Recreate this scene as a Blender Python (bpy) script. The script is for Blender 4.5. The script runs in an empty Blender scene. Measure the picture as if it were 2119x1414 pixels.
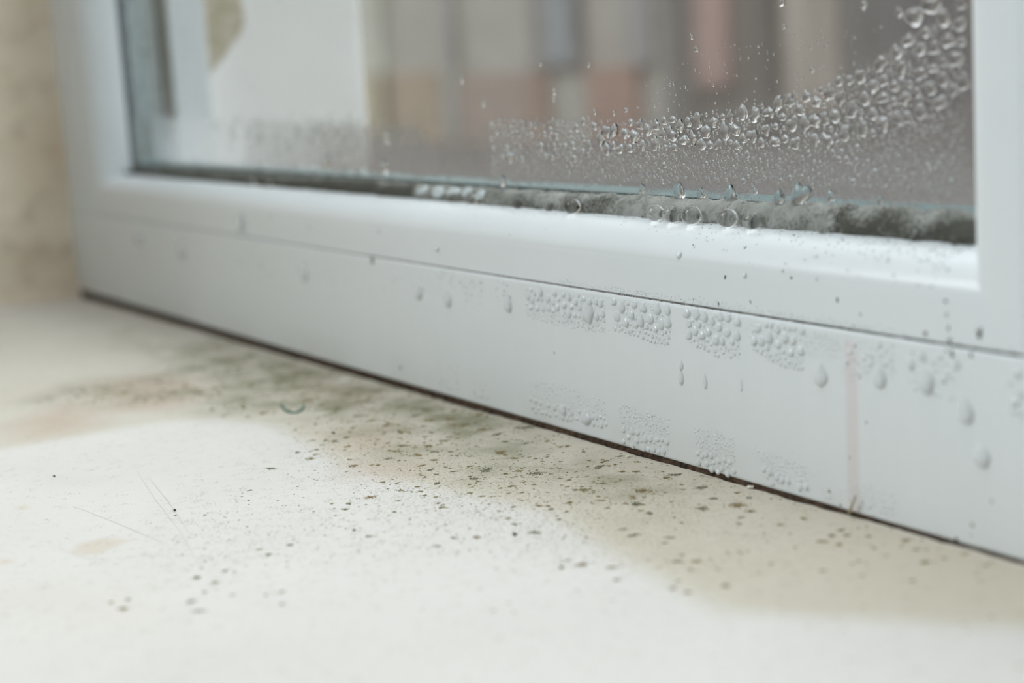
import bpy, math, random
import numpy as np
from mathutils import Euler, Vector
sc = bpy.context.scene
COL = sc.collection

# ---------------------------------------------------------------- camera, world, light, exposure
cd = bpy.data.cameras.new('camera'); cam = bpy.data.objects.new('camera', cd); COL.objects.link(cam)
cd.sensor_width = 36.0; cd.lens = 59.62; cd.clip_start = 0.01; cd.clip_end = 200
cam.location = (0.24829, -0.25205, 0.10574)
cam.rotation_euler = Euler((1.4072626, 0.0594031, 1.0362333))
cd.dof.use_dof = True; cd.dof.focus_distance = 0.447; cd.dof.aperture_fstop = 8.6; cd.dof.aperture_blades = 0
sc.camera = cam
sc.view_settings.view_transform = 'Standard'; sc.view_settings.look = 'None'
sc.view_settings.exposure = 0.13; sc.view_settings.gamma = 1.0; sc.view_settings.use_curve_mapping = False

w = bpy.data.worlds.new('overcast_sky'); sc.world = w; w.use_nodes = True
nt = w.node_tree; nt.nodes.clear()
tc = nt.nodes.new('ShaderNodeTexCoord'); sp = nt.nodes.new('ShaderNodeSeparateXYZ'); rp = nt.nodes.new('ShaderNodeValToRGB')
mp = nt.nodes.new('ShaderNodeMapRange'); mp.inputs[1].default_value = -1; mp.inputs[2].default_value = 1
bg = nt.nodes.new('ShaderNodeBackground'); wo = nt.nodes.new('ShaderNodeOutputWorld')
nt.links.new(tc.outputs['Generated'], sp.inputs[0]); nt.links.new(sp.outputs[2], mp.inputs[0]); nt.links.new(mp.outputs[0], rp.inputs[0])
nt.links.new(rp.outputs[0], bg.inputs[0]); nt.links.new(bg.outputs[0], wo.inputs[0])
e = rp.color_ramp.elements
e[0].position = 0.0; e[0].color = (.12, .12, .11, 1)
e[1].position = 1.0; e[1].color = (.94, 1.0, 1.03, 1)
for p_, c_ in ((.47, (.16, .16, .15, 1)), (.53, (.36, .38, .38, 1)), (.75, (.72, .75, .75, 1))):
    q = e.new(p_); q.color = c_
bg.inputs[1].default_value = 3.0

lamp = bpy.data.lights.new('assumed_room_light', 'AREA'); lamp.shape = 'RECTANGLE'; lamp.size = 1.1; lamp.size_y = 1.2; lamp.energy = 35.0; lamp.color = (.97, 1, 1)  # assumed area lamp added out of view, leaving the left corner in shade
lo_ = bpy.data.objects.new('assumed_room_light', lamp); COL.objects.link(lo_); lo_.location = (-1.5, -1.5, 1.6)
lo_.rotation_euler = (Vector((-.2, 0, 0)) - lo_.location).to_track_quat('-Z', 'Y').to_euler()

D = {"warm":[[-295.7,-226.2],[-270.1,-146.3],[-272.1,-110.1],[-273.9,-82.7],[-264.1,-66.7],[-243.6,-57.6],[-207.4,-59.5],[-169.9,-64.5],[-130.3,-58.4],[-86.1,-49.4],[-47.6,-57.4],[-21.3,-61.2],[-3.5,-62.7],[11.4,-51.4],[40.1,-28.8],[52.0,-19.8],[34.4,1.0],[13.0,0.5],[-97.4,2.0],[-330.2,1.7],[-632.7,5.7],[-665.9,2.7],[-631.5,-45.0],[-631.1,-64.6],[-643.1,-201.3]],"green":[[-371.2,-77.4],[-368.9,-50.1],[-403.2,-24.1],[-436.2,-5.5],[-389.7,4.0],[-319.4,1.7],[-238.1,-1.0],[-188.4,-2.6],[-153.0,-7.4],[-125.6,-9.2],[-84.6,-12.0],[-74.2,-33.9],[-107.9,-35.7],[-129.4,-44.6],[-163.7,-48.2],[-216.7,-45.8],[-248.3,-48.2],[-267.1,-65.5],[-298.5,-65.7],[-319.0,-89.7],[-343.7,-106.4]],"pink":[[[-357.6,-77.9],[-369.8,-57.4],[-348.8,-45.8],[-301.7,-57.6],[-292.5,-76.3],[-305.6,-90.4]],[[-214.6,-48.3],[-211.8,-31.8],[-182.9,-44.6],[-186.7,-56.6]],[[-170.0,-60.7],[-158.5,-50.9],[-144.9,-58.6],[-157.4,-67.5]],[[-306.5,-15.7],[-268.0,-11.2],[-247.1,-24.8],[-280.1,-27.4]],[[-307.3,-120.8],[-335.4,-93.3],[-285.0,-100.0],[-279.2,-123.4]]],"tan":[[[-136.0,-151.2],[-143.5,-148.1],[-144.3,-141.2],[-137.4,-136.2],[-134.8,-141.2],[-131.9,-145.0],[-132.7,-150.5]],[[-144.2,-167.0],[-141.3,-163.9],[-137.5,-165.4],[-139.2,-168.3]],[[-192.5,-150.2],[-192.7,-147.0],[-188.2,-148.5],[-189.1,-150.8]]],"yellow":[[-125.1,-177.0],[-111.3,-161.6],[-100.8,-142.2],[-80.7,-139.7],[-71.3,-152.4],[-73.4,-172.3],[-85.4,-186.2]],"speck":[[[-131.9,-131.5],[-175.2,-85.2],[-192.3,-49.3],[-208.3,0.3],[-142.7,-5.9],[-67.4,-4.5],[-36.7,-18.2],[-23.9,-47.0],[-47.8,-73.3],[-75.4,-87.6],[-87.6,-117.1],[-93.3,-133.9]],[[-355.6,-26.0],[-232.3,-21.6],[-145.0,-20.3],[-90.6,-18.1],[-70.0,-59.4],[-108.7,-69.9],[-179.7,-70.3]]],"scratch":[[[-209.4,-111.6],[-172.2,-118.7],[-136.9,-124.7],[-106.4,-131.3]],[[-201.2,-111.2],[-167.0,-116.9],[-131.5,-123.9]],[[-179.9,-137.2],[-159.5,-134.6],[-139.6,-132.5],[-126.9,-130.9]],[[-139.4,-152.5],[-130.2,-150.1],[-121.8,-146.4]]],"col":[[-205.4,-48.6,2.88],[-202.9,-53.4,4.0],[-193.2,-53.7,2.81],[-170.0,-51.9,3.37],[-165.6,-50.8,1.61],[-181.5,-41.5,4.45],[-178.1,-29.7,3.92],[-167.9,-38.5,2.45],[-167.0,-44.1,2.44],[-155.1,-49.1,2.9],[-148.5,-50.3,1.95],[-144.4,-40.1,2.61],[-142.3,-46.4,2.58],[-152.4,-25.9,5.37],[-143.9,-26.4,2.64],[-137.3,-39.2,7.73],[-124.5,-31.6,6.34],[-131.2,-46.4,4.42],[-175.6,-3.6,5.72],[-163.7,-17.7,2.76],[-146.2,-10.1,2.43],[-136.5,-8.8,1.99],[-118.6,-15.4,3.83],[-100.9,-31.9,3.63],[-117.0,-42.8,1.85],[-133.6,-56.0,2.51],[-169.4,-63.2,4.0],[-186.7,-68.2,3.42],[-197.2,-67.7,2.51],[-134.6,-85.5,1.46],[-126.8,-85.4,1.92],[-131.4,-82.3,2.67],[-133.4,-75.5,4.29],[-124.6,-71.9,1.45],[-124.6,-64.3,1.47],[-115.2,-65.5,1.8],[-110.7,-66.8,2.37],[-115.5,-77.5,1.65],[-118.4,-54.6,1.71],[-98.7,-53.6,2.11],[-95.5,-48.3,2.58],[-90.6,-47.8,2.09],[-92.9,-41.2,2.82],[-86.1,-46.2,1.61],[-85.1,-61.3,2.03],[-75.9,-61.6,4.2],[-81.6,-73.5,2.21],[-85.1,-77.8,1.99],[-100.0,-92.0,1.8],[-107.4,-92.2,2.05],[-81.6,-83.8,2.4],[-106.1,-109.0,1.78],[-182.7,-81.1,1.87],[-209.1,-57.5,2.01],[-124.7,-4.5,2.61],[-115.9,-5.1,2.05],[-122.0,-11.9,2.06],[-117.0,-16.8,2.79],[-109.9,-14.1,2.01],[-107.2,-11.4,2.51],[-96.1,-9.7,2.7],[-97.2,-6.5,4.33],[-87.8,-11.2,1.21],[-83.7,-13.8,1.43],[-81.9,-9.2,4.78],[-89.5,-21.8,5.02],[-100.5,-31.6,3.02],[-85.4,-27.5,1.88],[-80.3,-30.1,4.65],[-71.7,-13.5,2.91],[-62.9,-12.8,5.95],[-56.5,-14.2,2.25],[-66.4,-20.7,3.65],[-71.3,-32.7,2.27],[-74.4,-32.8,1.72],[-59.6,-31.9,1.55],[-64.4,-30.4,0.9],[-42.9,-16.7,1.53],[-43.2,-9.4,2.2],[-49.8,-22.8,1.54],[-72.1,-6.0,1.88],[-66.5,-6.8,1.86],[-64.0,-44.9,2.2],[-58.2,-46.3,3.8],[-51.3,-41.1,2.69],[-48.7,-44.5,1.6],[-64.1,-54.8,1.52],[-38.5,-47.0,1.45],[-35.6,-50.6,3.28],[-32.7,-47.5,2.55],[-47.2,-67.0,2.68],[-41.5,-63.3,2.65],[-52.1,-67.6,1.46],[-31.3,-37.1,1.24],[-33.5,-38.9,1.04],[-18.1,-42.7,1.19],[-21.2,-37.0,0.91],[-15.2,-53.4,2.72],[-16.9,-61.5,1.73],[-28.9,-52.0,1.41],[-24.5,-58.5,1.38],[-25.1,-47.8,1.2],[-21.0,-62.2,1.55],[-48.5,-71.5,1.85],[-33.4,-67.4,1.99],[-26.5,-19.0,1.88],[-30.1,-10.0,2.14],[-26.3,-11.6,1.9],[-26.1,-18.6,2.93],[-28.2,-14.2,2.11],[-21.8,-17.7,2.28],[-14.4,-5.4,2.49],[-12.4,-2.8,1.03],[-8.0,-8.7,1.63],[-6.6,-7.2,0.91],[-0.1,-13.9,2.37],[0.3,-8.9,1.39],[0.9,-3.8,1.4],[9.4,-6.5,1.76],[8.8,-4.1,0.98],[-14.6,-14.2,1.43],[-10.1,-22.8,1.4],[-9.5,-25.2,1.2],[-7.5,-23.0,0.89],[-9.1,-16.1,0.91],[-9.9,-32.6,1.58],[-1.9,-29.1,1.17],[6.9,-24.2,1.34],[-26.7,-25.7,0.93],[-20.7,-37.4,0.91],[-66.2,-6.5,1.16],[-53.6,-19.1,1.45],[-42.7,-16.5,1.63],[-35.6,-19.8,0.75],[-22.3,-9.0,1.68],[15.6,-14.4,0.95],[-97.0,-128.5,1.7],[-102.9,-131.8,0.97],[-95.1,-127.0,1.06],[-96.5,-135.3,2.11],[-90.1,-133.4,2.08],[-102.5,-115.9,1.97],[-107.8,-116.1,1.55],[-106.5,-109.0,1.56],[-74.0,-128.3,1.21],[-74.2,-124.7,1.42],[-85.1,-137.8,1.43],[-79.2,-133.7,1.42],[-73.3,-143.3,2.96],[-85.9,-155.2,3.0],[-91.9,-155.7,1.42],[-91.4,-152.3,1.42],[-183.9,-81.6,3.22],[-164.1,-95.6,1.53],[-152.7,-120.3,0.97],[-147.6,-114.3,1.21],[-66.1,-128.1,1.38],[-80.8,-142.3,2.01],[-329.7,-53.6,4.51],[-322.0,-60.9,4.1],[-311.3,-54.9,3.72],[-302.3,-54.8,3.34],[-373.7,-20.9,5.67],[-376.7,-9.6,6.5],[-406.7,-12.4,4.76],[-423.1,4.7,5.32],[-354.6,-14.6,4.44],[-337.9,-17.5,5.42],[-309.8,-24.5,4.49],[-320.3,-15.3,4.59],[-310.0,-36.5,3.42],[-260.4,-52.3,4.08],[-273.5,-53.8,2.88],[-259.3,-58.3,2.18],[-279.6,-62.5,2.56],[-347.9,-57.3,3.91],[-336.6,-73.7,3.79],[-318.5,-72.6,2.69],[-354.5,-75.2,3.18],[-267.8,-32.8,3.87],[-258.2,-32.7,3.5],[-248.4,-31.1,4.08],[-232.5,-31.7,3.67],[-222.0,-31.8,4.51],[-211.8,-31.8,4.44],[-198.8,-33.4,3.47],[-218.1,-18.5,4.84],[-207.9,-18.7,5.06],[-204.6,-13.8,5.06],[-193.5,-14.8,5.25],[-183.0,-14.1,4.88],[-173.9,-14.4,4.24],[-202.8,-4.5,3.89],[-215.4,-6.2,3.96],[-224.0,-12.0,4.0],[-269.3,-17.8,3.93],[-252.2,-18.8,3.83],[-294.6,-17.2,4.42],[-313.2,-3.1,4.24]],"crumb":[[-219.7,-132.1,1.22],[-213.3,-48.9,1.31],[-166.4,-77.9,0.52],[-77.2,-66.0,1.43],[-157.5,-118.7,1.22]],"fibre":[[-269.0,-42.4],[-260.4,-45.0],[-254.5,-45.8],[-252.0,-44.5],[-254.2,-41.5],[-261.2,-37.5]],"flake":[[-292.5,-8.4,5.81],[-73.5,-0.7,1.9],[-121.8,-4.0,1.17]],"filament":[[-37.25,-1.2,0.5],[-36.38,-1.2,2.03],[-35.51,-1.2,3.56],[-34.98,-1.2,5.01]],"up":[[[[-233.8,41.5],[-219.1,42.0],[-220.1,35.0],[-233.1,34.7]],1.3,0.5,26],[[[-217.3,39.4],[-201.9,39.6],[-203.6,31.2],[-217.4,31.1]],1.6,0.5,34],[[[-195.8,41.1],[-184.4,40.3],[-185.9,32.1],[-194.5,32.0]],1.6,0.6,16],[[[-177.2,39.7],[-135.6,40.6],[-135.5,30.9],[-153.8,30.4],[-177.6,31.5]],2.8,0.45,260],[[[-131.4,40.4],[-105.1,40.5],[-105.8,31.0],[-115.8,31.0],[-131.2,32.5]],3.6,0.4,220],[[[-98.0,40.6],[-76.3,40.9],[-76.9,31.0],[-86.6,30.6],[-98.1,33.1]],3.4,0.4,200],[[[-71.5,40.4],[-53.0,40.7],[-53.4,31.2],[-62.2,30.9],[-71.5,34.0]],3.4,0.4,190],[[[-52.7,40.4],[-39.7,40.4],[-39.9,35.2],[-52.4,34.8]],0.8,0.3,110],[[[-39.4,40.2],[-23.0,40.4],[-23.2,32.2],[-39.3,31.4]],2.2,0.5,46],[[[-18.3,39.9],[-3.5,39.6],[-3.7,30.4],[-18.2,31.5]],2.6,0.5,40],[[[10.1,38.8],[14.0,38.8],[13.8,28.5],[10.2,28.9]],3.2,0.8,9]],"lo":[[[[-236.4,11.3],[-221.6,11.5],[-222.9,2.4],[-236.0,2.5]],1.4,0.5,26],[[[-213.4,7.1],[-202.9,7.7],[-204.2,2.2],[-213.4,2.4]],1.5,0.5,14],[[[-178.6,12.5],[-155.5,13.4],[-136.8,11.8],[-138.0,4.1],[-156.5,3.3],[-179.1,2.8]],2.2,0.35,260],[[[-131.1,12.0],[-107.3,11.1],[-109.0,0.9],[-129.7,1.0]],2.4,0.35,260],[[[-96.8,10.6],[-79.7,10.8],[-80.7,0.4],[-95.4,0.7]],2.2,0.35,200],[[[-72.5,9.6],[-50.8,8.0],[-51.7,2.6],[-67.4,1.4]],2.2,0.35,120],[[[-38.7,6.8],[-23.7,7.4],[-24.2,2.3],[-38.1,1.5]],1.3,0.3,60],[[[-47.9,4.5],[-39.9,4.9],[-40.5,1.9],[-47.7,1.4]],1.2,0.4,14]],"mid":[[[[-276.9,37.7],[-240.9,38.8],[-241.8,32.3],[-274.2,31.2]],1.3,0.4,24],[[[-418.3,37.2],[-325.6,36.7],[-309.9,29.9],[-415.1,27.3]],1.6,0.5,36]],"lone":[[-47.0,27.7,4.53,2.2],[-27.4,30.2,4.49,2.0],[-13.2,31.1,5.43,1.7],[-2.0,26.2,4.91,2.0],[2.3,17.7,5.16,1.6],[-101.2,24.8,1.95,2.6],[-101.5,20.8,2.39,3.2],[-91.2,21.4,1.88,3.6],[-76.5,22.6,1.18,5],[-188.2,31.4,4.7,2.2],[-226.3,29.5,4.99,2],[-246.6,30.0,5.32,1.8],[-144.1,32.5,5.54,2.3],[-339.6,28.4,5.59,2.2],[-402.1,44.1,6.56,2],[-148.1,3.2,5.22,1.5],[-160.3,4.2,3.81,1.5],[-533.0,30.0,10.49,1.4],[-473.3,28.3,10.47,1.4]],"beaddrop":[[-232.7,0.8,47.95,2.49],[-74.6,0.8,51.6,1.63],[-101.9,1.32,54.64,2.22],[-369.4,0.8,51.91,1.51],[-333.7,0.8,49.64,1.44]],"railmark":[[-35.0,38.8,1.15],[-35.4,35.7,0.83],[-33.7,31.9,1.15],[-5.5,40.4,2.6],[-0.1,41.3,1.69],[-6.9,41.2,1.45],[-186.6,36.0,1.75],[-163.2,22.3,1.08],[-45.2,3.6,1.42],[-41.3,1.0,1.4],[4.9,11.2,1.14],[-0.5,5.1,1.32],[-0.9,2.7,0.89],[-5.3,-0.1,2.12],[-130.8,39.4,0.96],[-153.4,39.9,1.04],[-115.2,10.5,0.69],[-280.0,41.7,4.68],[-263.9,5.1,2.27],[-37.9,12.6,0.85],[-32.0,21.9,0.82],[-65.5,3.6,0.77]],"beadmark":[[-82.4,0.8,50.63,1.42],[-85.4,0.8,43.51,1.08],[-41.4,0.8,48.69,1.31],[-34.0,0.8,46.1,0.96],[-13.9,0.8,43.92,1.43],[-7.7,0.8,51.22,1.31],[-7.6,0.8,48.68,1.01],[-7.3,0.8,45.66,1.21],[-6.9,0.8,43.14,1.61],[1.6,0.8,45.6,2.76],[-4.2,0.8,42.43,0.9],[-72.8,0.8,45.27,1.05],[-57.3,0.8,52.37,1.01],[-95.8,0.8,43.79,0.73],[-60.4,1.0,53.81,0.68],[-48.3,0.83,52.74,0.66],[-39.0,7.48,59.62,1.09],[-33.2,5.39,58.6,0.86],[-35.8,4.68,58.17,0.75],[-98.4,3.42,57.24,0.86],[-78.1,4.16,57.83,1.06],[-89.8,5.65,58.75,0.72],[-84.5,6.59,59.21,0.84],[-115.5,7.97,59.8,1.02],[-79.1,11.42,60.82,0.95],[-10.0,3.51,57.32,0.91],[-17.9,2.91,56.79,0.72],[-24.1,1.76,55.41,0.73]],"big":[[-168.84,15.5,64.94,5.36],[-127.17,15.5,64.59,5.24],[-119.46,15.5,64.53,5.42],[-110.46,15.5,64.92,5.84],[-95.19,15.5,64.46,5.67],[-85.86,15.5,64.65,5.08],[-183.05,15.5,69.16,3.75],[-229.76,15.5,64.3,4.05],[-200.93,15.5,64.74,3.87],[-60.47,15.5,65.7,2.75],[-30.01,15.5,64.19,2.36],[-17.58,15.5,64.85,2.71],[-266.76,15.5,63.62,1.98],[-419.33,15.5,61.3,3.64],[-400.85,15.5,62.48,2.77]],"gl":[[[[-164.4,86.3],[-123.1,88.1],[-102.0,89.3],[-82.5,91.9],[-64.4,95.3],[-47.6,100.1],[-36.5,105.1],[-18.8,113.0],[-18.4,93.7],[-29.5,88.6],[-48.2,83.7],[-83.0,81.6],[-123.6,80.5],[-158.8,79.4]],4.4,0.7,520],[[[-224.6,87.4],[-164.3,87.6],[-165.3,76.5],[-185.2,76.1],[-223.0,75.4]],3.6,0.6,110],[[[-224.6,75.4],[-158.8,78.7],[-83.1,81.0],[-32.5,87.5],[-18.4,90.6],[-18.9,71.9],[-83.5,72.6],[-172.4,70.7],[-223.6,70.8]],2.4,0.5,150],[[[-34.7,114.0],[-18.5,113.0],[-18.6,94.7],[-35.1,101.4]],8.0,2.4,16],[[[-113.2,106.4],[-63.8,109.0],[-39.3,114.3],[-44.3,102.7],[-64.3,97.2],[-101.9,90.7],[-157.9,89.0]],1.0,0.25,160]],"gllone":[[-224.1,84.3,4.35],[-211.7,76.4,4.79],[-184.2,96.2,2.44],[-184.7,94.1,2.18],[-162.8,90.1,2.02],[-113.2,106.1,2.11],[-115.1,109.4,1.91],[-93.9,92.8,1.97],[-84.7,91.7,1.71],[-67.7,99.6,1.77],[-56.6,99.5,1.7],[-37.8,111.5,2.82],[-49.2,113.8,2.62],[-78.1,115.9,2.2],[-22.2,86.7,2.97],[-39.3,76.1,1.92],[-29.8,77.4,2.46],[-31.9,83.2,2.48],[-82.7,81.6,2.66],[-240.3,101.0,3.25],[-227.0,93.1,2.5],[-191.0,104.5,1.94],[-164.6,103.5,1.77],[-152.9,89.7,1.71],[-146.8,90.6,1.91],[-77.5,110.2,1.47],[-301.7,71.4,7.1],[-349.5,72.2,7.2],[-298.1,81.8,5.44],[-217.7,68.7,4.9],[-24.7,104.6,3.86],[-131.0,71.3,2.28],[-123.4,68.6,6.22],[-100.9,68.4,6.55],[-90.9,70.0,2.36],[-81.5,68.5,5.33],[-73.4,69.5,8.11],[-62.4,69.7,3.53],[-113.7,68.3,4.29],[-140.4,68.7,3.78],[-45.5,69.3,2.64]],"fogtop":[[-684.8,89.5],[-561.4,90.4],[-463.8,87.9],[-383.7,87.3],[-319.2,86.4],[-278.7,85.8],[-261.8,79.6],[-241.5,79.8],[-226.2,87.4],[-170.7,87.6],[-123.0,88.5],[-102.0,89.7],[-82.5,92.3],[-64.4,95.7],[-47.6,100.7],[-31.9,107.5],[-13.2,116.6]],"clear":[[-260.0,79.6],[-249.3,83.7],[-228.2,83.8],[-226.1,75.4],[-229.0,64.4],[-260.6,63.3]],"glmould":[[-470.0,86.9],[-383.9,86.3],[-319.2,86.4],[-278.7,85.8],[-268.6,81.2],[-306.4,79.1],[-366.5,78.4],[-448.9,77.5]],"sealtop":[[-585.0,62.8],[-459.1,64.2],[-339.0,66.1],[-266.5,66.0],[-234.2,66.2],[-180.8,66.5],[-122.8,67.2],[-82.2,67.6],[-47.3,67.9],[-16.5,68.1]],"ruler":{"left":[[-600.0,47.9]]}}
rnd = random.Random(7); npr = np.random.default_rng(11)

# ---------------------------------------------------------------- helpers
def tag(o, label=None, cat=None, group=None, kind=None):
    if label: o['label'] = label
    if cat: o['category'] = cat
    if group: o['group'] = group
    if kind: o['kind'] = kind
    return o
def mesh(name, v, f, mat=None, parent=None, smooth=True, loc=None):
    me = bpy.data.meshes.new(name); me.from_pydata([tuple(map(float, p)) for p in v], [], [tuple(map(int, q)) for q in f]); me.update()
    if smooth and len(me.polygons): me.polygons.foreach_set('use_smooth', [True] * len(me.polygons))
    if mat: me.materials.append(mat)
    o = bpy.data.objects.new(name, me); COL.objects.link(o)
    if loc: o.location = loc
    if parent: o.parent = parent
    return o
def empty(name, loc=(0, 0, 0)):
    o = bpy.data.objects.new(name, None); COL.objects.link(o); o.location = loc; return o
def box(x0, x1, y0, y1, z0, z1):
    v = [(x, y, z) for x in (x0, x1) for y in (y0, y1) for z in (z0, z1)]
    return v, [(0, 1, 3, 2), (4, 6, 7, 5), (0, 4, 5, 1), (2, 3, 7, 6), (0, 2, 6, 4), (1, 5, 7, 3)]
def bevel(o, wd, seg=3):
    m = o.modifiers.new('edge', 'BEVEL'); m.width = wd; m.segments = seg; m.limit_method = 'ANGLE'; return o
def bx(name, b, mat, parent=None, bev=None):
    o = mesh(name, *box(*b), mat, parent, smooth=False)
    if bev: bevel(o, bev)
    return o
class MB:
    def __init__(s): s.v = []; s.f = []
    def add(s, v, f):
        n = len(s.v); s.v.extend(v); s.f.extend([tuple(i + n for i in q) for q in f])
    def obj(s, name, mat, parent=None, smooth=True): return mesh(name, s.v, s.f, mat, parent, smooth)
def pip(P, poly):
    """inside test and distance to the outline, vectorised; all in mm"""
    x, y = P[:, 0], P[:, 1]; ins = np.zeros(len(P), bool); dist = np.full(len(P), 1e9); n = len(poly)
    for i in range(n):
        (x0, y0), (x1, y1) = poly[i], poly[(i + 1) % n]
        if y0 != y1:
            c = ((y0 > y) != (y1 > y)) & (x < (x1 - x0) * (y - y0) / (y1 - y0) + x0); ins ^= c
        L = (x1 - x0) ** 2 + (y1 - y0) ** 2 + 1e-12
        t = np.clip(((x - x0) * (x1 - x0) + (y - y0) * (y1 - y0)) / L, 0, 1)
        dist = np.minimum(dist, np.hypot(x - x0 - t * (x1 - x0), y - y0 - t * (y1 - y0)))
    return ins, dist
def soft(P, poly, s):
    ins, d = pip(P, poly); sd = np.where(ins, d, -d); return np.clip(.5 + sd / (2 * s), 0, 1)
def rand_in(poly, r):
    xs = [p[0] for p in poly]; ys = [p[1] for p in poly]
    while True:
        q = np.array([[r.uniform(min(xs), max(xs)), r.uniform(min(ys), max(ys))]])
        if pip(q, poly)[0][0]: return float(q[0, 0]), float(q[0, 1])
_TAB = {}
def _tab(s_):
    if s_ not in _TAB: _TAB[s_] = np.random.default_rng(s_).random((256, 256))
    return _TAB[s_]
def vnoise(P, scale, seed, octv=3):
    """value noise on points in mm"""
    out = np.zeros(len(P)); amp = 1; tot = 0
    for k in range(octv):
        T = _tab(seed + k); q = P[:, :2] / scale
        i = np.floor(q).astype(int); u = q - i; u = u * u * (3 - 2 * u); i0 = i % 256; i1 = (i + 1) % 256
        a = T[i0[:, 0], i0[:, 1]] * (1 - u[:, 0]) + T[i1[:, 0], i0[:, 1]] * u[:, 0]
        b = T[i0[:, 0], i1[:, 1]] * (1 - u[:, 0]) + T[i1[:, 0], i1[:, 1]] * u[:, 0]
        out += amp * (a * (1 - u[:, 1]) + b * u[:, 1]); tot += amp; amp *= .5; scale *= .5
    return out / tot
def attr(o, name, a):
    at = o.data.attributes.new(name, 'FLOAT', 'POINT'); at.data.foreach_set('value', np.asarray(a, np.float32))
def grid_faces(nx, ny):
    return [(j * nx + i, j * nx + i + 1, (j + 1) * nx + i + 1, (j + 1) * nx + i) for j in range(ny - 1) for i in range(nx - 1)]

# ---------------------------------------------------------------- materials
class N:
    def __init__(s, name):
        s.m = bpy.data.materials.new(name); s.m.use_nodes = True; s.t = s.m.node_tree; s.t.nodes.clear()
        s.out = s.t.nodes.new('ShaderNodeOutputMaterial')
    def n(s, kind, **kw):
        x = s.t.nodes.new('ShaderNode' + kind)
        for k, v in kw.items():
            if k.startswith('i_'):
                key = k[2:]; key = int(key) if key.isdigit() else key.replace('_', ' ')
                if hasattr(v, 'outputs') or isinstance(v, bpy.types.NodeSocket): s.t.links.new(v if isinstance(v, bpy.types.NodeSocket) else v.outputs[0], x.inputs[key])
                else: x.inputs[key].default_value = v
            else: setattr(x, k, v)
        return x
    def pos(s): return s.n('NewGeometry').outputs['Position']
    def noise(s, scale, detail=3, rough=.55, vec=None): return s.n('TexNoise', i_Vector=vec or s.pos(), i_Scale=scale, i_Detail=detail, i_Roughness=rough)
    def ramp(s, src, a, b, lo=0., hi=1.): return s.n('MapRange', i_0=src, i_1=a, i_2=b, i_3=lo, i_4=hi)
    def math(s, op, a, b=0.): return s.n('Math', operation=op, i_0=a, i_1=b)
    def mix(s, fac, a, b):
        x = s.n('MixRGB', i_Fac=fac); 
        for k, v in ((1, a), (2, b)):
            if hasattr(v, 'outputs'): s.t.links.new(v.outputs[0], x.inputs[k])
            else: x.inputs[k].default_value = (*v, 1)
        return x
    def attr(s, name): return s.n('Attribute', attribute_name=name).outputs['Fac']
    def done(s, sh): s.t.links.new(sh.outputs[0], s.out.inputs[0]); return s.m
    def prin(s, col, rough=.5, bump=None, spec=.5, **kw):
        p = s.n('BsdfPrincipled'); 
        if hasattr(col, 'outputs'): s.t.links.new(col.outputs[0], p.inputs['Base Color'])
        else: p.inputs['Base Color'].default_value = (*col, 1)
        if hasattr(rough, 'outputs'): s.t.links.new(rough.outputs[0], p.inputs['Roughness'])
        else: p.inputs['Roughness'].default_value = rough
        p.inputs['Specular IOR Level'].default_value = spec
        if bump: s.t.links.new(bump.outputs[0], p.inputs['Normal'])
        for k, v in kw.items(): p.inputs[k.replace('_', ' ')].default_value = v
        return s.done(p)
    def bump(s, src, dist, strength=1.): return s.n('Bump', i_Height=src, i_Distance=dist, i_Strength=strength)
def plain(name, col, rough=.6, var=.12, scale=60, bump=0., spec=.4):
    k = N(name); nz = k.noise(scale, 4)
    c = k.mix(k.ramp(nz, .3, .7), tuple(x * (1 - var) for x in col), tuple(min(1, x * (1 + var)) for x in col))
    return k.prin(c, rough, k.bump(nz, bump) if bump else None, spec)
def srgb(r, g, b): return tuple(((x / 255 + .055) / 1.055) ** 2.4 if x > 10 else x / 3295 for x in (r, g, b))

k = N('white_pvc'); nz = k.noise(35, 3); fine = k.noise(900, 2)
M_PVC = k.prin(k.mix(k.ramp(nz, .1, .9), (.74, .80, .84), (.77, .825, .86)), k.ramp(nz, .1, .9, .26, .32), None, .5)
# rail: same plastic with the pinkish dried run mark and faint grey wipe marks
k = N('white_pvc_with_wipe_marks'); pos = k.pos(); sx = k.n('SeparateXYZ', i_0=pos)
wob = k.noise(60, 2)
xx = k.math('ADD', sx.outputs[0], k.math('MULTIPLY', k.math('SUBTRACT', wob, .5), .0012))
band = k.math('MULTIPLY', k.ramp(k.math('ABSOLUTE', k.math('ADD', xx, .0367)), .0012, .0026, 1, 0), k.ramp(sx.outputs[2], .0385, .041, 1, 0))
strv = k.n('Mapping', i_Vector=pos, i_Scale=(140, 1, 6)); stn = k.noise(1, 3, .5, strv.outputs[0])
low = k.math('MULTIPLY', k.ramp(sx.outputs[2], .0, .011, 1, 0), k.ramp(k.noise(28, 3), .4, .7))
base = k.mix(k.ramp(stn, .15, .85), (.74, .80, .84), (.77, .825, .86))
base = k.mix(k.math('MULTIPLY', low, .35), base, (.62, .58, .55))
base = k.mix(k.math('MULTIPLY', band, .5), base, (.70, .62, .63))
M_RAIL = k.prin(base, k.ramp(stn, .1, .9, .27, .36), None, .5)

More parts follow.
